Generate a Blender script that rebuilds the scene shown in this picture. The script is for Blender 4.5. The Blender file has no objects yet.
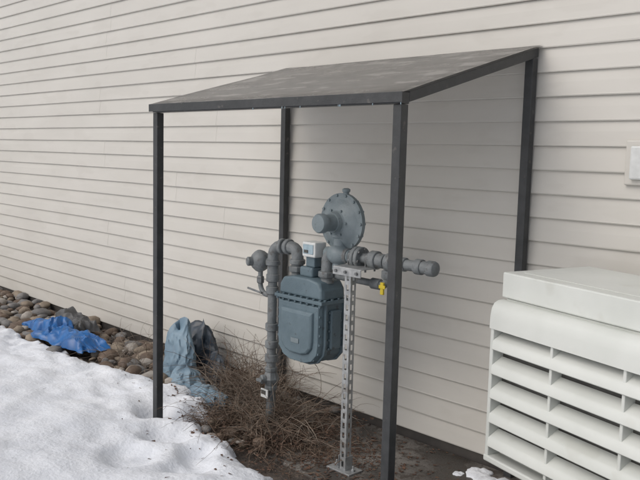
import bpy, bmesh, math, random
from mathutils import Vector, Matrix, noise
random.seed(7)
sc=bpy.context.scene
V=Vector

# ---------------------------------------------------------------- materials
def mat(name,c1,c2=None,rough=.6,metal=0,scale=8,bump=0,bscale=60,stretch=(1,1,1),spec=.5,detail=3,speck=None,rvar=.1,lo=.35,hi=.65,transl=None):
    m=bpy.data.materials.new(name);m.use_nodes=True
    nt=m.node_tree;N=nt.nodes;L=nt.links
    b=N["Principled BSDF"]
    b.inputs["Metallic"].default_value=metal
    b.inputs["Specular IOR Level"].default_value=spec
    tc=N.new("ShaderNodeTexCoord");mp=N.new("ShaderNodeMapping");mp.inputs["Scale"].default_value=stretch
    L.new(tc.outputs["Object"],mp.inputs["Vector"])
    n=N.new("ShaderNodeTexNoise");n.inputs["Scale"].default_value=scale;n.inputs["Detail"].default_value=detail
    n.inputs["Roughness"].default_value=.6
    L.new(mp.outputs[0],n.inputs["Vector"])
    r=N.new("ShaderNodeValToRGB");r.color_ramp.elements[0].position=lo;r.color_ramp.elements[1].position=hi
    c2=c2 or tuple(x*.8 for x in c1)
    r.color_ramp.elements[0].color=(*c2,1);r.color_ramp.elements[1].color=(*c1,1)
    L.new(n.outputs[0],r.inputs[0])
    col=r.outputs[0]
    if speck:
        sc_,th,cc,amt=speck
        n3=N.new("ShaderNodeTexNoise");n3.inputs["Scale"].default_value=sc_;n3.inputs["Detail"].default_value=3
        L.new(mp.outputs[0],n3.inputs["Vector"])
        r3=N.new("ShaderNodeValToRGB");r3.color_ramp.elements[0].position=th;r3.color_ramp.elements[1].position=th+.06
        r3.color_ramp.elements[0].color=(0,0,0,1);r3.color_ramp.elements[1].color=(amt,amt,amt,1)
        L.new(n3.outputs[0],r3.inputs[0])
        mx=N.new("ShaderNodeMixRGB");mx.inputs[2].default_value=(*cc,1)
        L.new(r3.outputs[0],mx.inputs[0]);L.new(col,mx.inputs[1]);col=mx.outputs[0]
    L.new(col,b.inputs["Base Color"])
    mr=N.new("ShaderNodeMapRange");mr.inputs["To Min"].default_value=max(0,rough-rvar);mr.inputs["To Max"].default_value=min(1,rough+rvar)
    L.new(n.outputs[0],mr.inputs[0]);L.new(mr.outputs[0],b.inputs["Roughness"])
    if bump:
        n2=N.new("ShaderNodeTexNoise");n2.inputs["Scale"].default_value=bscale;n2.inputs["Detail"].default_value=3
        L.new(mp.outputs[0],n2.inputs["Vector"])
        bp=N.new("ShaderNodeBump");bp.inputs["Strength"].default_value=bump;bp.inputs["Distance"].default_value=.01
        L.new(n2.outputs[0],bp.inputs["Height"]);L.new(bp.outputs[0],b.inputs["Normal"])
    if transl:   # smoky translucent plastic sheet
        amt,tcol=transl
        tr=N.new("ShaderNodeBsdfTranslucent");tr.inputs[0].default_value=(*tcol,1)
        ms=N.new("ShaderNodeMixShader");ms.inputs[0].default_value=amt
        L.new(b.outputs[0],ms.inputs[1]);L.new(tr.outputs[0],ms.inputs[2]);L.new(ms.outputs[0],N["Material Output"].inputs[0])
    return m

M_side=mat("vinyl_siding",(.595,.572,.528),(.560,.537,.493),rough=.45,scale=1.0,bump=.08,bscale=3,stretch=(1,1,3),spec=.4,
           speck=(2.5,.56,(.50,.475,.43),.25))
M_flash=mat("base_flashing",(.07,.062,.055),(.04,.036,.034),rough=.6,scale=6)
M_frame=mat("painted_steel_dark",(.048,.05,.052),(.032,.034,.036),rough=.42,scale=14,bump=.1,bscale=150,speck=(30,.66,(.13,.12,.11),.5))
M_roof=mat("canopy_sheet",(.17,.16,.15),(.022,.021,.020),rough=.24,scale=3.4,stretch=(.9,2.0,1),bump=.2,bscale=3,speck=(5,.56,(.34,.325,.305),.7),rvar=.2,spec=.5,detail=6,lo=.42,hi=.6,transl=(.3,(.62,.6,.57)))
M_meter=mat("meter_paint",(.125,.175,.203),(.092,.134,.158),rough=.45,scale=7,bump=.15,bscale=120,speck=(25,.64,(.06,.07,.075),.7))
M_pipe=mat("pipe_paint",(.20,.215,.22),(.13,.142,.147),rough=.5,scale=18,bump=.25,bscale=130,speck=(30,.60,(.09,.08,.07),.6))
M_reg=mat("regulator_paint",(.205,.245,.262),(.15,.185,.20),rough=.42,scale=10,bump=.15,bscale=140,speck=(28,.63,(.1,.11,.11),.5))
M_galv=mat("galvanised",(.45,.46,.46),(.3,.31,.315),rough=.45,metal=.55,scale=35,bump=.1,speck=(18,.64,(.2,.17,.14),.5))
M_bolt=mat("bolt",(.22,.23,.235),(.12,.12,.12),rough=.45,metal=.5,scale=50)
M_white=mat("white_plastic",(.68,.69,.68),(.58,.59,.58),rough=.4,scale=20)
M_glass=mat("index_glass",(.35,.45,.5),(.25,.33,.38),rough=.12,scale=30)
M_yel=mat("yellow_tag",(.65,.5,.03),(.5,.38,.02),rough=.5)
M_ac=mat("cooler_paint",(.67,.685,.65),(.61,.628,.59),rough=.45,scale=3,bump=.05,bscale=80,speck=(5,.60,(.52,.52,.47),.35))
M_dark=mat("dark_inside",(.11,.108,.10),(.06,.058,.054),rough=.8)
M_snow=mat("snow",(.795,.815,.85),(.735,.76,.805),rough=.75,scale=5,bump=.6,bscale=45,spec=.3,speck=(90,.69,(.42,.38,.34),.4))
M_soil=mat("wet_soil",(.10,.08,.065),(.045,.036,.03),rough=.75,scale=7,bump=1,bscale=60,speck=(60,.6,(.2,.15,.12),.7))
M_conc=mat("wet_concrete",(.19,.175,.158),(.05,.044,.038),rough=.45,scale=3.4,bump=.5,bscale=90,speck=(28,.54,(.05,.038,.03),.8),rvar=.22,lo=.42,hi=.62,detail=5)
M_blue=mat("tarp_blue",(.018,.14,.40),(.014,.095,.29),rough=.33,scale=9,bump=.15,bscale=22,speck=(20,.6,(.06,.13,.24),.5))
M_grey=mat("tarp_faded",(.20,.29,.36),(.14,.21,.27),rough=.5,scale=7,bump=.2,bscale=25,speck=(12,.6,(.32,.36,.38),.5))
M_black=mat("sheet_dark",(.05,.068,.09),(.025,.033,.045),rough=.4,scale=8,bump=.3,bscale=25)
M_gsheet=mat("sheet_grey",(.12,.12,.12),(.06,.06,.06),rough=.5,scale=8,bump=.3,bscale=25)
M_twig=mat("dead_twigs",(.20,.145,.105),(.085,.055,.038),rough=.85,scale=9)
M_twig2=mat("dead_twigs_grey",(.27,.225,.18),(.15,.115,.09),rough=.85,scale=9)
M_leaf=mat("dead_leaf",(.15,.085,.055),(.07,.04,.028),rough=.85,scale=20)
rocks_m=[mat("rock_tan",(.30,.245,.185),(.19,.15,.11),rough=.7,scale=14,bump=.4),mat("rock_grey",(.22,.21,.20),(.13,.125,.12),rough=.65,scale=14,bump=.4),
         mat("rock_brown",(.17,.12,.085),(.10,.07,.05),rough=.65,scale=14,bump=.4),mat("rock_pale",(.40,.37,.33),(.28,.25,.22),rough=.7,scale=14,bump=.4)]

# ---------------------------------------------------------------- helpers
def obj(name,me,parent=None,mats=()):
    o=bpy.data.objects.new(name,me);sc.collection.objects.link(o)
    for m in mats:
        me.materials.append(m)
    if parent:o.parent=parent
    return o
def empty(name,loc=(0,0,0),rz=0):
    e=bpy.data.objects.new(name,None);sc.collection.objects.link(e);e.location=loc;e.rotation_euler=(0,0,rz);e.empty_display_size=.1
    return e
def from_bm(name,bm,parent,m,smooth=False,bevel=0,seg=2,sangle=35):
    me=bpy.data.meshes.new(name);bmesh.ops.recalc_face_normals(bm,faces=bm.faces);bm.to_mesh(me);bm.free()
    o=obj(name,me,parent,m if isinstance(m,(list,tuple)) else [m])
    if smooth:
        for p in me.polygons:p.use_smooth=True
        try: me.set_sharp_from_angle(angle=math.radians(sangle))
        except Exception: pass
    if bevel:
        b=o.modifiers.new("b","BEVEL");b.width=bevel;b.segments=seg;b.limit_method='ANGLE';b.angle_limit=math.radians(30)
    return o
def addbox(bm,lo,hi,mi=0):
    vs=[bm.verts.new((x,y,z)) for x in(lo[0],hi[0]) for y in(lo[1],hi[1]) for z in(lo[2],hi[2])]
    for f in((0,1,3,2),(4,6,7,5),(0,4,5,1),(2,3,7,6),(0,2,6,4),(1,5,7,3)):
        fc=bm.faces.new([vs[i] for i in f]);fc.material_index=mi
def box(name,lo,hi,parent,m,bevel=.003):
    bm=bmesh.new();addbox(bm,lo,hi);return from_bm(name,bm,parent,m,bevel=bevel)
def frame(ax):
    ax=V(ax).normalized();t=V((0,0,1)) if abs(ax.z)<.9 else V((1,0,0))
    a=ax.cross(t).normalized();return ax,a,ax.cross(a)
def addlathe(bm,prof,org,ax,n=28,mi=0,rot=0):
    ax,a,b=frame(ax);org=V(org);rings=[]
    for r,h in prof:
        rings.append([bm.verts.new(org+ax*h+(a*math.cos(rot+2*math.pi*i/n)+b*math.sin(rot+2*math.pi*i/n))*max(r,1e-4)) for i in range(n)])
    for q in range(len(rings)-1):
        for i in range(n):
            f=bm.faces.new([rings[q][i],rings[q][(i+1)%n],rings[q+1][(i+1)%n],rings[q+1][i]]);f.material_index=mi
    for rg in(rings[0],rings[-1]):
        f=bm.faces.new(rg);f.material_index=mi
def fillet(pts,rad,k=6):
    pts=[V(p) for p in pts];out=[pts[0]]
    for i in range(1,len(pts)-1):
        a=(pts[i-1]-pts[i]);b=(pts[i+1]-pts[i]);r=min(rad,a.length*.49,b.length*.49)
        A=pts[i]+a.normalized()*r;B=pts[i]+b.normalized()*r
        for j in range(k+1):
            t=j/k;out.append(A*(1-t)**2+pts[i]*2*t*(1-t)+B*t*t)
    out.append(pts[-1]);return out
def addtube(bm,pts,r,n=18,mi=0):
    pts=[V(p) for p in pts];prev=None;rings=[]
    for i,p in enumerate(pts):
        d=(pts[min(i+1,len(pts)-1)]-pts[max(i-1,0)]).normalized()
        if prev is None: _,a,b=frame(d)
        else:
            a=(prev-d*prev.dot(d)).normalized();b=d.cross(a)
        prev=a;rr=r[i] if isinstance(r,(list,tuple)) else r
        rings.append([bm.verts.new(p+(a*math.cos(2*math.pi*j/n)+b*math.sin(2*math.pi*j/n))*rr) for j in range(n)])
    for q in range(len(rings)-1):
        for i in range(n):
            f=bm.faces.new([rings[q][i],rings[q][(i+1)%n],rings[q+1][(i+1)%n],rings[q+1][i]]);f.material_index=mi
    for rg in(rings[0],rings[-1]):bm.faces.new(rg).material_index=mi
def tube(name,pts,r,parent,m,rad=.04,n=18):
    bm=bmesh.new();addtube(bm,fillet(pts,rad),r,n);return from_bm(name,bm,parent,m,smooth=True,sangle=50)

# ---------------------------------------------------------------- world, sun, camera
w=bpy.data.worlds.new("World");sc.world=w;w.use_nodes=True
N=w.node_tree.nodes;L=w.node_tree.links
sky=N.new("ShaderNodeTexSky");sky.sky_type='NISHITA';sky.sun_disc=False
sky.sun_elevation=math.radians(45);sky.sun_rotation=math.radians(200);sky.air_density=1.0;sky.dust_density=4;sky.ozone_density=1
hs=N.new("ShaderNodeHueSaturation");hs.inputs["Saturation"].default_value=.5
L.new(sky.outputs[0],hs.inputs["Color"]);L.new(hs.outputs[0],N["Background"].inputs[0]);N["Background"].inputs[1].default_value=.128
sd=bpy.data.lights.new("sun","SUN");sd.energy=.55;sd.angle=math.radians(60);sd.color=(1,.99,.975)
so=bpy.data.objects.new("sun",sd);sc.collection.objects.link(so)
az=math.radians(200);el=math.radians(45)
dirv=V((math.sin(az)*math.cos(el),math.cos(az)*math.cos(el),math.sin(el)))
so.rotation_euler=(-dirv).to_track_quat('-Z','Y').to_euler();so.location=(0,-8,12)
cd=bpy.data.cameras.new("camera");co=bpy.data.objects.new("camera",cd);sc.collection.objects.link(co);sc.camera=co
cd.sensor_width=36;cd.lens=776.4/640*36;cd.clip_end=500;cd.clip_start=.05
r2=V((0.69276,0.72074,0.024942));u2=V((-0.09728,0.059122,0.9935));F=V((-0.714577,0.690683,-0.11107))
mt=Matrix.Identity(4)
for i in range(3):
    mt[i][0]=r2[i];mt[i][1]=u2[i];mt[i][2]=-F[i]
mt[0][3],mt[1][3],mt[2][3]=0,-3.3556,1.6
co.matrix_world=mt
sc.view_settings.view_transform='Standard';sc.view_settings.look='None';sc.view_settings.exposure=0

# ---------------------------------------------------------------- house wall
house=empty("vinyl_sided_house")
C=.1145;z0=.062
bm=bmesh.new();row=0;z=z0
while z<4.3:
    x=-32+random.uniform(0,3.6);cuts=[-32]
    while x<5: cuts.append(x);x+=3.66
    cuts.append(6)
    for i in range(len(cuts)-1):
        a=cuts[i]-(.025 if i else 0);b=cuts[i+1];off=-.0009*(i%2)
        prof=[]
        for k in range(2):
            zz=z+k*C
            prof+=[(-.003,zz-.004),(-.0145,zz-.003),(-.0162,zz+.002),(-.0155,zz+.006),(-.0095,zz+C*.55),(-.003,zz+C-.004)]
        xs=[a];
        while xs[-1]+.5<b: xs.append(xs[-1]+.5)
        xs.append(b)
        cols=[]
        for X in xs:
            cols.append([bm.verts.new((X,y+off+.0016*noise.noise(V((X*1.1,row*3.1,j*.5))),zz+.0014*noise.noise(V((X*.8,row*5.7,3))))) for j,(y,zz) in enumerate(prof)])
        for q in range(len(cols)-1):
            for j in range(len(prof)-1):
                bm.faces.new([cols[q][j],cols[q+1][j],cols[q+1][j+1],cols[q][j+1]])
        for cc in (cols[0],cols[-1]):
            bk=[bm.verts.new((v.co.x,.002,v.co.z)) for v in cc]
            for j in range(len(prof)-1): bm.faces.new([cc[j],cc[j+1],bk[j+1],bk[j]])
    z+=2*C;row+=1
from_bm("siding",bm,house,M_side)
box("wall_core",(-32,.012,.0),(6,.2,z),house,M_side,0)
box("foundation_flashing",(-32,-.006,-.1),(6,.010,z0+.012),house,M_flash,.002)
box("roof_eave",(-32.3,-.35,z+.02),(6.3,4,z+.16),house,M_white,.01)
ub=empty("wall_outlet_block")
box("mount_block",(-1.535,-.032,1.495),(-1.36,-.004,1.69),ub,M_side,.006)
box("outlet_cover",(-1.505,-.055,1.52),(-1.39,-.032,1.665),ub,M_white,.008)

# ---------------------------------------------------------------- ground
bm=bmesh.new();R=150
vs=[bm.verts.new(p) for p in((-R,-R,0),(R,-R,0),(R,R,0),(-R,R,0))];bm.faces.new(vs)
from_bm("ground",bm,None,M_soil)
bm=bmesh.new()
addbox(bm,(-3.0,-.80,-.05),(3,-.02,.012));from_bm("concrete_pad",bm,None,M_conc,bevel=.006)

EDGE=[(-60,-.9),(-9,-.86),(-7,-.76),(-6.3,-.74),(-5.85,-.80),(-5.15,-.72),(-4.7,-.64),(-4.4,-.62),(-4.05,-.52),(-3.8,-.60),(-3.45,-.83),(-3.2,-.93),(-2.95,-1.0),(-2.7,-1.02),(-2.3,-1.3),(-1.5,-1.7),(0,-2.0),(60,-2)]
def edge(x):
    for a,b in zip(EDGE,EDGE[1:]):
        if a[0]<=x<=b[0]:
            return a[1]+(b[1]-a[1])*(x-a[0])/(b[0]-a[0])
def snowh(x,y):
    s=edge(x)-y+.09*noise.noise(V((x*3,y*3,0)))+.06*noise.noise(V((x*8,y*8,4)))+.03*noise.noise(V((x*20,y*20,4)))
    if s<0: return -.02+max(s,-.1)*.5
    T=.095+.05*min(1,max(0,s-.3))
    h=-.02+(T+.02)*(1-math.exp(-s/.045))
    near=math.exp(-max(0,s-.25)/.35)
    h+=(.035*noise.noise(V((x*1.1,y*1.1,7)))+.032*noise.noise(V((x*2.7,y*2.7,2)))+(.008+.018*near)*noise.noise(V((x*8,y*8,1)))+(.003+.006*near)*noise.noise(V((x*22,y*22,1))))*min(1,s/.1)
    for (px,py,rr,dd) in((-3.79,-.98,.10,.09),(-3.45,-1.12,.12,.06),(-3.62,-.88,.09,.05),(-3.12,-1.16,.09,.055),(-3.3,-1.45,.12,.05),(-3.0,-1.3,.1,.05),(-4.3,-.95,.12,.03)):
        d2=((x-px)**2+(y-py)**2)/rr**2
        if d2<6: h-=dd*math.exp(-d2*d2*.6)
    return h
def axis(lo,hi,st,far0,far1):
    a=[lo]
    while a[-1]<hi:a.append(a[-1]+st)
    s=st;l=[lo]
    while l[-1]>far0: s*=1.25;l.append(l[-1]-s)
    s=st;r=[a[-1]]
    while r[-1]<far1: s*=1.25;r.append(r[-1]+s)
    return l[:0:-1]+a+r[1:]
xs=[x for x in axis(-7.2,-2.2,.02,-59,59) if -60<x<60];ys=axis(-2.1,-.35,.02,-60,-.3)
bm=bmesh.new()
g=[[bm.verts.new((x,y,snowh(x,y))) for y in ys] for x in xs]
for i in range(len(xs)-1):
    for j in range(len(ys)-1):
        bm.faces.new([g[i][j],g[i+1][j],g[i+1][j+1],g[i][j+1]])
from_bm("snow",bm,None,M_snow,smooth=True,sangle=180)
def clump(bm,c,r,h,seed):
    n=28;rings=[]
    for k in range(8):
        t=k/7;rr=r*math.cos(t*math.pi/2*.96);zz=h*math.sin(t*math.pi/2)
        rw=[]
        for i in range(n):
            a=2*math.pi*i/n;q=V((math.cos(a)*1.6,math.sin(a)*1.6,seed));kk=1+.5*noise.noise(q)+.25*noise.noise(q*3)
            rw.append(bm.verts.new((c[0]+rr*math.cos(a)*kk,c[1]+rr*math.sin(a)*kk,c[2]+zz*(1+.5*noise.noise(V((rr*40*math.cos(a),rr*40*math.sin(a),seed)))))))
        rings.append(rw)
    for k in range(7):
        for i in range(n): bm.faces.new([rings[k][i],rings[k][(i+1)%n],rings[k+1][(i+1)%n],rings[k+1][i]])
    bm.faces.new(rings[-1])
bm=bmesh.new()
for c,r,h in(((-2.13,-.14,.008),.07,.02),((-1.98,-.22,.008),.12,.03),((-1.83,-.36,.008),.11,.03),((-2.06,-.30,.008),.05,.015),((-2.2,-.22,.008),.03,.01)):
    clump(bm,c,r,h,c[0])
from_bm("snow_clumps",bm,None,M_snow,smooth=True,sangle=180)

# ---------------------------------------------------------------- river rocks
bm=bmesh.new()
def rock(c,s,mi):
    ret=bmesh.ops.create_icosphere(bm,subdivisions=2,radius=1)
    ax=[s*random.uniform(.75,1.3),s*random.uniform(.65,1.0),s*random.uniform(.45,.7)]
    rot=Matrix.Rotation(random.uniform(0,6.28),3,'Z')@Matrix.Rotation(random.uniform(-.3,.3),3,'X');sd=random.uniform(0,99)
    for v in ret['verts']:
        k=1+.22*noise.noise(v.co*1.2+V((sd,0,0)));p=V((v.co.x*ax[0],v.co.y*ax[1],v.co.z*ax[2]))*k
        v.co=rot@p+V(c)
    for f in {f for v in ret['verts'] for f in v.link_faces}: f.material_index=mi;f.smooth=True
for i in range(1200):
    x=random.uniform(-10,-4.1) if i<1050 else random.uniform(-4.2,-3.1);y=random.uniform(-1.02,-.06)
    if y<edge(x)-.06: continue
    s=random.choice([.02,.03,.04,.05,.06,.075])*random.uniform(.8,1.2)
    if x>-4.2: s*=.6
    rock((x,y,s*.3+random.uniform(0,.035)),s,random.choice([0,0,1,1,2,2,3]))
from_bm("river_rocks",bm,None,rocks_m)

# ---------------------------------------------------------------- tarps (crumpled plastic)
def ridged(p,sd,fr):
    return 1-2*abs(noise.noise(V(p)*fr+V((sd,sd*1.7,0))))
def plastic(p,sd):
    return .55*ridged(p,sd,4)+.3*ridged(p,sd+3,9)+.12*ridged(p,sd+5,20)
t1=empty("blue_tarp")
def sheet(name,cx,cy,lx,ly,rot,seed,m,z0,amp,parent,outline=.3,n=44):
    bm=bmesh.new();gr=[]
    for i in range(n+1):
        rw=[]
        for j in range(n+1):
            u=i/n*2-1;v=j/n*2-1
            k=1+outline*noise.noise(V((u*1.7,v*1.7,seed)))+outline*.5*noise.noise(V((u*4,v*4,seed)))
            X=u*lx/2*k;Y=v*ly/2*k;e=max(abs(u),abs(v))
            pl=plastic((X,Y,0),seed)
            X+=.02*noise.noise(V((X*14,Y*14,seed)));Y+=.03*noise.noise(V((X*14,Y*14,seed+4)))
            Z=z0+amp*(.45+.55*pl)*(1-.8*e**4)
            rw.append(bm.verts.new((cx+X*math.cos(rot)-Y*math.sin(rot),cy+X*math.sin(rot)+Y*math.cos(rot),max(.02,Z))))
        gr.append(rw)
    for i in range(n):
        for j in range(n):
            a,b,c,d=gr[i][j],gr[i+1][j],gr[i+1][j+1],gr[i][j+1]
            if (i+j)%2: bm.faces.new([a,b,c]);bm.faces.new([a,c,d])
            else: bm.faces.new([a,b,d]);bm.faces.new([b,c,d])
    return from_bm(name,bm,parent,m,smooth=True,sangle=24)
sheet("tarp_main",-5.62,-.60,.74,.25,.10,3.,M_blue,.06,.14,t1)
sheet("tarp_fold",-5.98,-.58,.42,.24,-.1,8.,M_blue,.07,.19,t1)
sheet("tarp_tail",-6.28,-.56,.34,.14,.1,17.,M_blue,.06,.09,t1)
sheet("tarp_dark_fold",-6.0,-.39,.5,.2,.0,12.,M_gsheet,.08,.19,t1)
t2=empty("faded_tarp")
def bag(name,cx,cy,rx,ry,hh,seed,m,parent,lean=(0,0),top=.45,n=56,k=30,amp=.32,tilt=0):
    bm=bmesh.new();rings=[]
    for q in range(k+1):
        t=q/k;rad=(1-t**2.2*(1-top))*(1 if t<.85 else math.sqrt(max(.0,1-((t-.85)/.15)**2))*.999+.001)
        rw=[]
        for i in range(n):
            a=2*math.pi*i/n;c,s=math.cos(a),math.sin(a)
            pl=ridged((c*.35,s*.35,t*hh*.9),seed,5)*.6+ridged((c*.35,s*.35,t*hh*1.6),seed+2,11)*.34
            f=rad*(1+amp*pl-.1)
            rw.append(bm.verts.new((cx+lean[0]*t+rx*c*f+.03*noise.noise(V((t*3,seed,0))),cy+lean[1]*t+ry*s*f,hh*t*(1+.25*noise.noise(V((c*.9,s*.9,seed)))+tilt*c*rad))))
        rings.append(rw)
    for q in range(k):
        for i in range(n): bm.faces.new([rings[q][i],rings[q][(i+1)%n],rings[q+1][(i+1)%n],rings[q+1][i]])
    bm.faces.new(rings[-1])
    return from_bm(name,bm,parent,m,smooth=True,sangle=28)
bag("tarp_standing",-4.40,-.42,.13,.085,.40,2.,M_grey,t2,lean=(-.07,.05),top=.5,tilt=.28,amp=.4)
bag("tarp_slumped",-4.22,-.46,.13,.09,.15,6.,M_grey,t2,lean=(-.06,.02),top=.5,amp=.45)
bag("tarp_ground_fold",-3.90,-.53,.17,.07,.12,9.,M_grey,t2,top=.6,amp=.5)
b2=empty("dark_plastic_bag")
bag("bag_body",-4.47,-.20,.16,.09,.37,5.,M_black,b2,lean=(.0,.03),top=.5,amp=.4,tilt=-.15)
bag("bag_fold",-4.24,-.22,.10,.08,.20,15.,M_black,b2,lean=(-.03,.03),top=.5,amp=.4)

# ---------------------------------------------------------------- dead shrub
def twigs(cx,cy,sx,sy,n,length,hmax,seed,rad=.0019,arch=1.0,elr=(.1,1.35)):
    random.seed(seed)
    bm=bmesh.new()
    for i in range(n):
        x=cx+random.gauss(0,sx);y=min(-.05,cy+random.gauss(0,sy));L_=length*random.uniform(.4,1.15)
        a=random.uniform(0,6.28);el=random.uniform(*elr);p=V((x,y,random.uniform(0,.06)));d=V((math.cos(a)*math.cos(el),math.sin(a)*math.cos(el),math.sin(el)))
        pts=[];st=L_/8;r0=rad*random.uniform(.6,1.7)
        dx=V((random.gauss(0,.22),random.gauss(0,.22),-.26*arch*random.uniform(.3,1.4)))
        for k in range(9):
            pts.append(p.copy());d=(d+dx+V((random.gauss(0,.16),random.gauss(0,.16),random.gauss(0,.13)))).normalized();p=p+d*st
            if p.z<.008:p.z=.008+random.uniform(0,.03);d.z=abs(d.z)*.2
            if p.y>-.03:p.y=-.03;d.y*=-.3
            if p.z>hmax:d.z=-.3
        addtube(bm,pts,[r0*(1-.09*k) for k in range(9)],3)
        if random.random()<.6:
            k=random.randint(2,6);d=(pts[k+1]-pts[k]).normalized()+V((random.gauss(0,.6),random.gauss(0,.6),random.gauss(.2,.4)));q=pts[k].copy();bp=[]
            for j in range(4): bp.append(q.copy());q=q+d.normalized()*st*.7;d+=V((random.gauss(0,.3),random.gauss(0,.3),random.gauss(0,.3)))
            if all(-.03>v.y for v in bp): addtube(bm,bp,[r0*.6*(1-.2*j) for j in range(4)],3)
    return bm
shrub=empty("dead_shrub")
def tw(nm,m,*a,**k): from_bm(nm,twigs(*a,**k),shrub,m,smooth=True)
tw("twigs_main",M_twig,-3.36,-.56,.15,.12,600,.46,.36,1)
tw("twigs_grey",M_twig2,-3.34,-.54,.16,.13,400,.42,.34,2)
tw("twigs_upright",M_twig2,-3.66,-.36,.15,.08,230,.5,.46,11,arch=.45,elr=(.6,1.4))
tw("twigs_back",M_twig,-3.92,-.20,.16,.06,280,.5,.44,3,arch=.5,elr=(.5,1.4))
tw("twigs_low",M_twig,-3.10,-.62,.18,.12,300,.28,.16,6,arch=1.5)
random.seed(5);bm=bmesh.new()
for i in range(3000):
    x=random.gauss(-3.1,.38);y=min(-.04,random.gauss(-.52,.2));z=.014+(abs(random.gauss(0,.03)) if x<-2.9 else 0);s=random.uniform(.004,.012)
    q=Matrix.Rotation(random.uniform(0,6.28),3,'Z')@Matrix.Rotation(random.uniform(-.9,.9)*(1 if x<-2.9 else .2),3,'X')
    if y<edge(max(-8,x)): z=max(z,snowh(x,y)+.003)
    vs=[bm.verts.new(q@V(p)*s+V((x,y,z))) for p in((-1,-.5,0),(1,-.4,.2),(.9,.5,0),(-.8,.6,.3))];bm.faces.new(vs)
for i in range(60):
    x=random.uniform(-4.6,-2.7);y=edge(x)-abs(random.gauss(0,.22));z=snowh(x,y)+.003;s=random.uniform(.003,.009)
    q=Matrix.Rotation(random.uniform(0,6.28),3,'Z')
    vs=[bm.verts.new(q@V(p)*s+V((x,y,z))) for p in((-1.6,-.3,0),(1.5,-.2,.2),(1.3,.3,.1),(-1.2,.3,.3))];bm.faces.new(vs)
from_bm("leaf_litter",bm,shrub,M_leaf)
dw=empty("dry_weeds")
from_bm("weed_stems",twigs(-4.85,-.35,.35,.16,260,.3,.26,4,arch=.6),dw,M_twig2,smooth=True)

# ---------------------------------------------------------------- meter shelter
sh=empty("meter_shelter")
XR=-2.0150;W=1.754;D=.984;Hb=2.133;Hf=1.850;T=.043;h=T/2
XL=XR-W
slope=(Hb-Hf)/(D)
def post(name,x,y,ztop): 
    box(name,(x-h,y-h,-.02),(x+h,y+h,ztop),sh,M_frame,.003)
post("post_front_1",XL,-D,Hf-T-.008);post("post_front_2",XR,-D,Hf-T-.008)
post("post_rear_1",XL,-.045,Hb-T-.02);post("post_rear_2",XR,-.045,Hb-T-.02)
box("rail_front",(XL-h-.002,-D-h-.002,Hf-T-.006),(XR+h+.002,-D+h+.002,Hf-.004),sh,M_frame,.003)
box("rail_rear",(XL+h+.001,-.045-h,Hb-T-.022),(XR-h-.001,-.045+h,Hb-.022),sh,M_frame,.003)
def siderail(name,x):
    bm=bmesh.new();y0=-D+h+.003;y1=-.02
    zt=lambda y:Hf-.006+(y+D)*slope
    vs=[]
    for X in(x-h,x+h):
        for y in(y0,y1):
            vs+= [bm.verts.new((X,y,zt(y)-T)),bm.verts.new((X,y,zt(y)))]
    for f in((0,1,3,2),(4,6,7,5),(0,4,5,1),(2,3,7,6),(0,2,6,4),(1,5,7,3)): bm.faces.new([vs[i] for i in f])
    from_bm(name,bm,sh,M_frame,bevel=.003)
siderail("rail_side_1",XL);siderail("rail_side_2",XR)
# single-skin smoky plastic sheet
bm=bmesh.new();nx,ny=40,24;gt=[]
x0,x1,y0,y1=XL-.035,XR+.035,-D-.035,-.02
for i in range(nx+1):
    a=[]
    for j in range(ny+1):
        x=x0+(x1-x0)*i/nx;y=y0+(y1-y0)*j/ny
        zz=Hf+(y+D)*slope+.0045*noise.noise(V((x*2.2,y*3,0)))
        a.append(bm.verts.new((x,y,zz+.006)))
    gt.append(a)
for i in range(nx):
    for j in range(ny):
        bm.faces.new([gt[i][j],gt[i+1][j],gt[i+1][j+1],gt[i][j+1]])
from_bm("roof_sheet",bm,sh,M_roof,smooth=True,sangle=30)
box("drip_edge_front",(x0-.003,y0-.004,Hf-.045),(x1+.003,y0-.0005,Hf+.006-.035*slope),sh,M_frame,.001)
bm=bmesh.new();random.seed(3)
for i in range(9):
    x=random.uniform(x0+.9,x1);r=random.uniform(.0015,.003)
    addlathe(bm,[(.0004,0),(r*.7,-.003),(r,-.007),(r*.6,-.010),(.0003,-.0115)],(x,y0-.002,Hf-.044),(0,0,1),8)
from_bm("water_drops",bm,sh,M_glass,smooth=True)

# ---------------------------------------------------------------- gas meter
gm=empty("gas_meter")
XC=-2.98
def case(bm,out,stations):
    rings=[]
    for y,k in stations:
        cz=sum(p[1] for p in out)/len(out)
        rings.append([bm.verts.new((XC+p[0]*k,y,cz+(p[1]-cz)*k)) for p in out])
    n=len(out)
    for q in range(len(rings)-1):
        for i in range(n): bm.faces.new([rings[q][i],rings[q][(i+1)%n],rings[q+1][(i+1)%n],rings[q+1][i]])
    bm.faces.new(rings[0]);bm.faces.new(rings[-1])
bm=bmesh.new()
out=[(-.172,.61),(-.162,.55),(-.12,.505),(-.06,.487),(.06,.487),(.12,.505),(.162,.55),(.172,.61),(.172,.83),(-.172,.83)]
case(bm,out,[(-.625,.90),(-.605,.955),(-.59,.965),(-.59,1.03),(-.575,1.03),(-.575,.97),(-.46,.97),(-.46,1.03),(-.445,1.03),(-.445,.965),(-.43,.90)])
from_bm("lower_case",bm,gm,M_meter,bevel=.007,seg=3)
bm=bmesh.new()
inn=[(p[0]*.74,.665+(p[1]-.665)*.72) for p in out]
case(bm,inn,[(-.642,.84),(-.637,.94),(-.617,1.0)])
from_bm("front_cover",bm,gm,M_meter,bevel=.005,seg=2)
bm=bmesh.new();addbox(bm,(XC+.16,-.555,.58),(XC+.184,-.48,.79));from_bm("side_cover",bm,gm,M_meter,bevel=.01,seg=3)
bm=bmesh.new()
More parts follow.
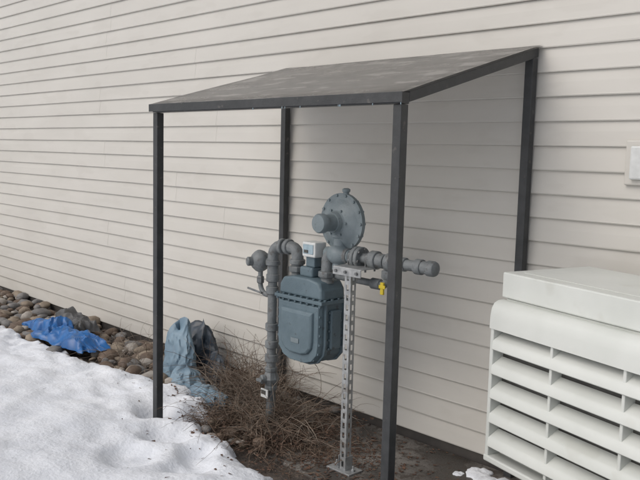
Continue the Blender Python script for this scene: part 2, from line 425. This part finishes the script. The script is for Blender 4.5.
addbox(bm,(XC-.185,-.632,.822),(XC+.185,-.425,.842));from_bm("head_flange",bm,gm,M_meter,bevel=.004)
bm=bmesh.new()
hd=[(-.172,.842),(.172,.842),(.168,.895),(.14,.935),(.06,.948),(-.06,.948),(-.14,.935),(-.168,.895)]
case(bm,hd,[(-.615,.93),(-.598,.99),(-.455,.99),(-.44,.93)])
from_bm("head",bm,gm,M_meter,bevel=.01,seg=3)
bm=bmesh.new()
def bolt(p,ax,r=.0075,hh=.008): addlathe(bm,[(r,0),(r,hh)],p,ax,6,rot=random.random())
for i in range(8):
    x=XC-.165+.33*i/7
    bolt((x,-.624,.842),(0,0,1));bolt((x,-.624,.822),(0,0,-1))
for i in range(4): bolt((XC+.178,-.60+.15*i/3,.842),(0,0,1))
def along(pts,n):
    L_=[0]
    for a,b in zip(pts,pts[1:]):L_.append(L_[-1]+math.dist(a,b))
    for k in range(n):
        t=L_[-1]*k/(n-1);i=max(j for j in range(len(L_)-1) if L_[j]<=t+1e-9);u=(t-L_[i])/(L_[i+1]-L_[i]+1e-9)
        yield (pts[i][0]+(pts[i+1][0]-pts[i][0])*u,pts[i][1]+(pts[i+1][1]-pts[i][1])*u)
op=[(-.156,.81)]+[(p[0]*.925,.665+(p[1]-.665)*.925) for p in out[:8]]+[(.156,.81)]
for px,pz in along(op,18): bolt((XC+px,-.606,pz),(0,-1,0),hh=.014)
for k in range(5): bolt((XC+.170,-.562,.585+k*.048),(1,0,0),.006);bolt((XC+.170,-.475,.585+k*.048),(1,0,0),.006)
from_bm("bolts",bm,gm,M_meter)
bm=bmesh.new();addbox(bm,(XC-.045,-.58,.945),(XC+.055,-.48,1.0));from_bm("index_base",bm,gm,M_meter,bevel=.012,seg=3)
box("index_neck",(XC-.012,-.565,1.0),(XC+.055,-.495,1.06),gm,M_meter,.006)
box("index_box",(XC-.022,-.585,1.055),(XC+.078,-.50,1.135),gm,M_white,.008)
box("index_window",(XC-.010,-.589,1.072),(XC+.066,-.5845,1.122),gm,M_glass,.002)
box("index_label",(XC-.0,-.592,1.078),(XC+.03,-.5885,1.093),gm,M_dark,.0005)
box("serial_plate",(XC-.03,-.6455,.60),(XC+.03,-.6435,.625),gm,M_reg,.0005)

PY=-.53
def union(name,x,zb,parent):
    bm=bmesh.new();addlathe(bm,[(.038,0),(.038,.012),(.032,.014),(.032,.03)],(x,PY,zb),(0,0,1),24)
    addlathe(bm,[(.043,.03),(.046,.034),(.046,.058),(.043,.062)],(x,PY,zb),(0,0,1),8)
    addlathe(bm,[(.029,.062),(.029,.08)],(x,PY,zb),(0,0,1),24)
    return from_bm(name,bm,parent,M_pipe,smooth=True,bevel=.002)
XLp=XC-.115;XRp=XC+.115
union("inlet_union",XLp,.925,gm);union("outlet_union",XRp,.925,gm)

# ---------------------------------------------------------------- gas piping
gp=empty("gas_piping")
XI=-3.275;ZG=1.085
tube("inlet_gooseneck",[(XLp,PY,.985),(XLp,PY,ZG),(XI,-.55,ZG),(XI,-.55,.90)],.033,gp,M_pipe,rad=.075)
bm=bmesh.new()
for p,a in(((XLp,PY,ZG-.075),(0,0,1)),((XI,-.55,ZG-.10),(0,0,1)),((XI+.075,-.547,ZG),(1,0,0)),((XLp-.07,-.535,ZG),(1,0,0))):
    addlathe(bm,[(.039,-.014),(.043,-.010),(.043,.010),(.039,.014)],p,a,24)
from_bm("elbow_collars",bm,gp,M_pipe,smooth=True)
tube("riser",[(XI,-.55,.95),(XI,-.55,.0)],.027,gp,M_pipe)
bm=bmesh.new()
for zc in(.90,.83,.62,.44,.52): addlathe(bm,[(.033,-.022),(.038,-.018),(.038,.018),(.033,.022)],(XI,-.55,zc),(0,0,1),24)
from_bm("riser_couplings",bm,gp,M_pipe,smooth=True)
bm=bmesh.new()
addlathe(bm,[(.028,-.07),(.036,-.065),(.036,-.045),(.032,-.04),(.050,0),(.032,.04),(.036,.045),(.036,.065),(.028,.07)],(XI,-.55,.32),(0,0,1),8)
addlathe(bm,[(.026,0),(.026,.06),(.018,.064)],(XI,-.55,.32),(-.3,-1,0),16)
addbox(bm,(XI-.035,-.632,.312),(XI+.01,-.612,.328))
from_bm("gas_cock",bm,gp,M_pipe,smooth=True,bevel=.002)
box("white_tag",(XI-.034,-.597,.215),(XI+.026,-.589,.265),gp,M_white,.002)
box("tag_print",(XI-.028,-.5995,.235),(XI+.010,-.5968,.258),gp,M_dark,.0002)
tube("relief_branch",[(XI,-.55,.985),(XI-.09,-.56,.985)],.024,gp,M_pipe)
bm=bmesh.new()
addlathe(bm,[(.02,-.05),(.04,-.045),(.056,-.024),(.064,0),(.064,.010),(.056,.026),(.040,.044),(.024,.05)],(XI-.095,-.565,.985),(-.35,-1,0),24)
addlathe(bm,[(.026,.044),(.026,.075),(.02,.08)],(XI-.095,-.565,.985),(-.35,-1,0),16)
from_bm("relief_valve",bm,gp,M_pipe,smooth=True,bevel=.001)
tube("relief_tube",[(XI-.085,-.57,.95),(XI-.085,-.57,.84),(XI-.05,-.57,.80),(XI,-.555,.80)],.014,gp,M_pipe,rad=.03,n=12)
tube("relief_lever",[(XI-.16,-.60,.825),(XI-.05,-.59,.81)],.006,gp,M_pipe,n=8)
bm=bmesh.new();addlathe(bm,[(.019,-.02),(.022,-.015),(.022,.015),(.019,.02)],(XI-.085,-.57,.88),(0,0,1),6);from_bm("relief_nut",bm,gp,M_bolt,smooth=False)
ZP=1.083
tube("outlet_elbow",[(XRp,PY,.985),(XRp,PY,ZP),(XRp+.12,PY+.01,ZP)],.031,gp,M_pipe,rad=.06)
tube("outlet_pipe",[(XRp+.1,PY+.01,ZP),(-2.28,PY+.01,ZP)],.0265,gp,M_pipe)
bm=bmesh.new()
Y=PY+.01
for x,r,t in((XRp+.075,.038,.016),(XRp+.13,.039,.02),(-2.66,.056,.012),(-2.632,.056,.012),(-2.54,.046,.022),(-2.50,.036,.03),(-2.44,.044,.018),(-2.36,.034,.02),(-2.26,.037,.02)):
    addlathe(bm,[(r*.93,-t),(r,-t+.004),(r,t-.004),(r*.93,t)],(x,Y,ZP),(1,0,0),24)
addlathe(bm,[(.031,0),(.031,.05),(.037,.054),(.037,.084),(.033,.094),(.02,.10)],(-2.26,Y,ZP),(1,-.0,0),20)
from_bm("outlet_fittings",bm,gp,M_pipe,smooth=True,bevel=.001)
bm=bmesh.new()
for x in(-2.646,):
    for k in range(6):
        a=k*math.pi/3+.3
        addlathe(bm,[(.008,-.034),(.008,.034)],(x,Y+.044*math.cos(a),ZP+.044*math.sin(a)),(1,0,0),6)
from_bm("flange_bolts",bm,gp,M_bolt)
tube("lower_bypass",[(XRp+.04,-.50,.965),(-2.46,Y,.965),(-2.46,Y,ZP)],.018,gp,M_pipe,n=14,rad=.03)
bm=bmesh.new();addlathe(bm,[(.024,-.03),(.028,-.025),(.028,.025),(.024,.03)],(-2.53,-.515,.965),(1,0,0),16)
addlathe(bm,[(.024,-.02),(.027,-.015),(.027,.015),(.024,.02)],(-2.46,Y,1.02),(0,0,1),6)
from_bm("bypass_fittings",bm,gp,M_pipe,smooth=True)
bm=bmesh.new();addbox(bm,(-2.468,-.558,.925),(-2.448,-.546,.985));addbox(bm,(-2.475,-.561,.955),(-2.435,-.555,.972));from_bm("yellow_tag",bm,gp,M_yel,bevel=.002)

# ---------------------------------------------------------------- regulator
rg=empty("gas_regulator")
RX,RZ=-2.79,1.250
bm=bmesh.new()
addlathe(bm,[(.05,-.06),(.09,-.045),(.118,-.022),(.130,-.012),(.150,-.010),(.150,.012),(.130,.014),(.116,.022),(.085,.042),(.062,.050),(.056,.056),(.052,.075),(.050,.08)],(RX,-.50,RZ),(0,-1,0),48)
from_bm("diaphragm_case",bm,rg,M_reg,smooth=True,sangle=25)
bm=bmesh.new()
addlathe(bm,[(.044,.078),(.044,.14),(.050,.142),(.050,.168),(.044,.177),(.02,.179)],(RX,-.50,RZ),(0,-1,0),28)
from_bm("spring_barrel",bm,rg,M_reg,smooth=True)
bm=bmesh.new()
for k in range(14):
    a=2*math.pi*k/14
    addlathe(bm,[(.0075,-.018),(.0075,.02)],(RX+.140*math.cos(a),-.50,RZ+.140*math.sin(a)),(0,-1,0),6)
for k in range(6):
    a=2*math.pi*k/6
    addlathe(bm,[(.006,.0),(.006,.056)],(RX+.07*math.cos(a),-.50,RZ+.07*math.sin(a)),(0,-1,0),6)
from_bm("case_bolts",bm,rg,M_reg)
bm=bmesh.new();addlathe(bm,[(.016,0),(.016,.012),(.021,.014),(.021,.026),(.012,.032)],(RX+.02,-.50,RZ+.144),(0,0,1),14)
from_bm("vent",bm,rg,M_reg,smooth=True)
bm=bmesh.new()
addlathe(bm,[(.030,-.09),(.034,-.085),(.034,-.06),(.044,-.045),(.054,-.02),(.056,0),(.054,.02),(.044,.045),(.034,.06),(.034,.085),(.03,.09)],(RX,Y,ZP),(1,0,0),24)
addlathe(bm,[(.036,0),(.036,.05),(.046,.055),(.046,.07)],(RX,Y+.005,ZP+.03),(0,.12,1),20)
addlathe(bm,[(.03,0),(.034,.03),(.034,.05)],(RX,Y,ZP-.03),(0,0,-1),8)
from_bm("valve_body",bm,rg,M_reg,smooth=True,bevel=.001)
bm=bmesh.new();addbox(bm,(RX-.03,-.485,1.09),(RX+.03,-.44,1.25));from_bm("neck_casting",bm,rg,M_reg,bevel=.008)

# ---------------------------------------------------------------- strut
st=empty("strut_pipe_support")
SX,SY=-2.606,-.62;sw=.0205;tk=.003;zt=1.045
bm=bmesh.new()
def slotface(bm,axis_,const):
    def bx(a0,a1,z0_,z1_):
        if axis_=='y': addbox(bm,(SX+a0,const,z0_),(SX+a1,const+tk,z1_))
        else: addbox(bm,(const,SY+a0,z0_),(const+tk,SY+a1,z1_))
    A=sw-(0 if axis_=='y' else tk*1.1)
    bx(-A,-.0075,.012,zt);bx(.0075,A,.012,zt)
    z=.012
    while z<zt-.02:
        bx(-.0075,.0075,z,min(zt,z+.021));z+=.050
slotface(bm,'y',SY-sw);slotface(bm,'x',SX+sw-tk);slotface(bm,'x',SX-sw)
from_bm("slotted_channel",bm,st,M_galv)
bm=bmesh.new();addbox(bm,(SX-.085,SY-.05,.012),(SX+.075,SY+.05,.021))
for a,b in((-.06,-.0),(.055,.0)):
    addlathe(bm,[(.011,0),(.011,.012)],(SX+a,SY+b,.021),(0,0,1),6);addlathe(bm,[(.005,0),(.005,.028)],(SX+a,SY+b,.021),(0,0,1),8)
addbox(bm,(SX-.026,SY-.027,.021),(SX-.0215,SY+.027,.09));addbox(bm,(SX+.0215,SY-.027,.021),(SX+.026,SY+.027,.09))
from_bm("base_plate",bm,st,M_galv,bevel=.0015)
bm=bmesh.new()
addbox(bm,(SX-.10,SY-.027,1.005),(SX+.09,SY-.0215,1.045));addbox(bm,(SX-.10,SY-.0215,1.042),(SX+.09,SY+.15,1.0465))
from_bm("saddle_bracket",bm,st,M_galv,bevel=.002)
bm=bmesh.new()
for x in(SX-.075,SX-.01,SX+.065):
    addlathe(bm,[(.008,0),(.008,.01)],(x,SY-.027,1.025),(0,-1,0),6)
for x in(SX-.085,SX+.035):
    pts=[(x,Y-.034,1.02)]+[(x,Y-.034*math.cos(t),ZP+.034*math.sin(t)) for t in[math.pi*k/10 for k in range(11)]]+[(x,Y+.034,1.02)]
    addtube(bm,pts,.005,8)
from_bm("u_bolts",bm,st,M_bolt)

# ---------------------------------------------------------------- evaporative cooler
ac=empty("evaporative_cooler",(-1.77,-.58,0),math.atan2(-.27,.963))
LW=1.04;DP=.5
box("cabinet",(.012,.012,.345),(LW-.012,DP-.012,1.02),ac,M_ac,.008)
bm=bmesh.new();addbox(bm,(-.0,-.0,1.022),(LW,DP,1.128));from_bm("lid",bm,ac,M_ac,bevel=.006,seg=2)
bm=bmesh.new();addbox(bm,(.06,.06,1.128),(LW-.06,DP-.06,1.131));from_bm("lid_panel",bm,ac,M_ac,bevel=.002)
prof=[(.011,1.012),(-.018,1.010),(-.038,1.000),(-.050,.980),(-.056,.950),(-.058,.895),(-.046,.895),(-.044,.94),(-.038,.965),(-.026,.982),(.011,.992)]
bm=bmesh.new();ra=[];rb=[]
for p in prof: ra.append(bm.verts.new((.0,*p)));rb.append(bm.verts.new((LW,*p)))
for i in range(len(prof)):
    j=(i+1)%len(prof);bm.faces.new([ra[i],ra[j],rb[j],rb[i]])
bm.faces.new(ra);bm.faces.new(rb)
from_bm("hood",bm,ac,M_ac,smooth=True,sangle=45)
bm=bmesh.new()
def sidewall(x0_,x1_):
    pp=[(.0115,1.0),(-.012,.998),(-.034,.988),(-.048,.97),(-.0535,.943),(-.0535,.35),(.0115,.35)]
    a=[bm.verts.new((x0_,*p)) for p in pp];b=[bm.verts.new((x1_,*p)) for p in pp]
    for i in range(len(pp)):
        j=(i+1)%len(pp);bm.faces.new([a[i],a[j],b[j],b[i]])
    bm.faces.new(a);bm.faces.new(b)
sidewall(.002,.022);sidewall(LW-.022,LW-.002)
from_bm("louvre_frame",bm,ac,M_ac,bevel=.004)
bm=bmesh.new()
for x in(.345,.685): addbox(bm,(x-.007,-.050,.37),(x+.007,.011,.93))
from_bm("louvre_ribs",bm,ac,M_ac,bevel=.003)
bm=bmesh.new();pitch=.104
for k in range(5):
    zt_=.858-k*pitch
    pr=[(-.002,zt_+.020),(-.044,zt_-.004),(-.056,zt_-.013),(-.0605,zt_-.046),(-.056,zt_-.050),(-.052,zt_-.018),(-.043,zt_-.010),(-.002,zt_+.013)]
    a=[bm.verts.new((.023,*p)) for p in pr];b=[bm.verts.new((LW-.023,*p)) for p in pr]
    for i in range(len(pr)):
        j=(i+1)%len(pr);bm.faces.new([a[i],a[j],b[j],b[i]])
    bm.faces.new(a);bm.faces.new(b)
from_bm("louvres",bm,ac,M_ac,smooth=True,sangle=50)
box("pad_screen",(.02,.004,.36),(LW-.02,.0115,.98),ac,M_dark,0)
box("bottom_pan",(-.002,-.058,.325),(LW+.002,DP,.352),ac,M_ac,.006)
bm=bmesh.new()
for x in(.25,LW-.05):
    for y in(.08,DP-.08): addbox(bm,(x-.018,y-.018,.0),(x+.018,y+.018,.325))
from_bm("stand_legs",bm,ac,M_frame,bevel=.003)
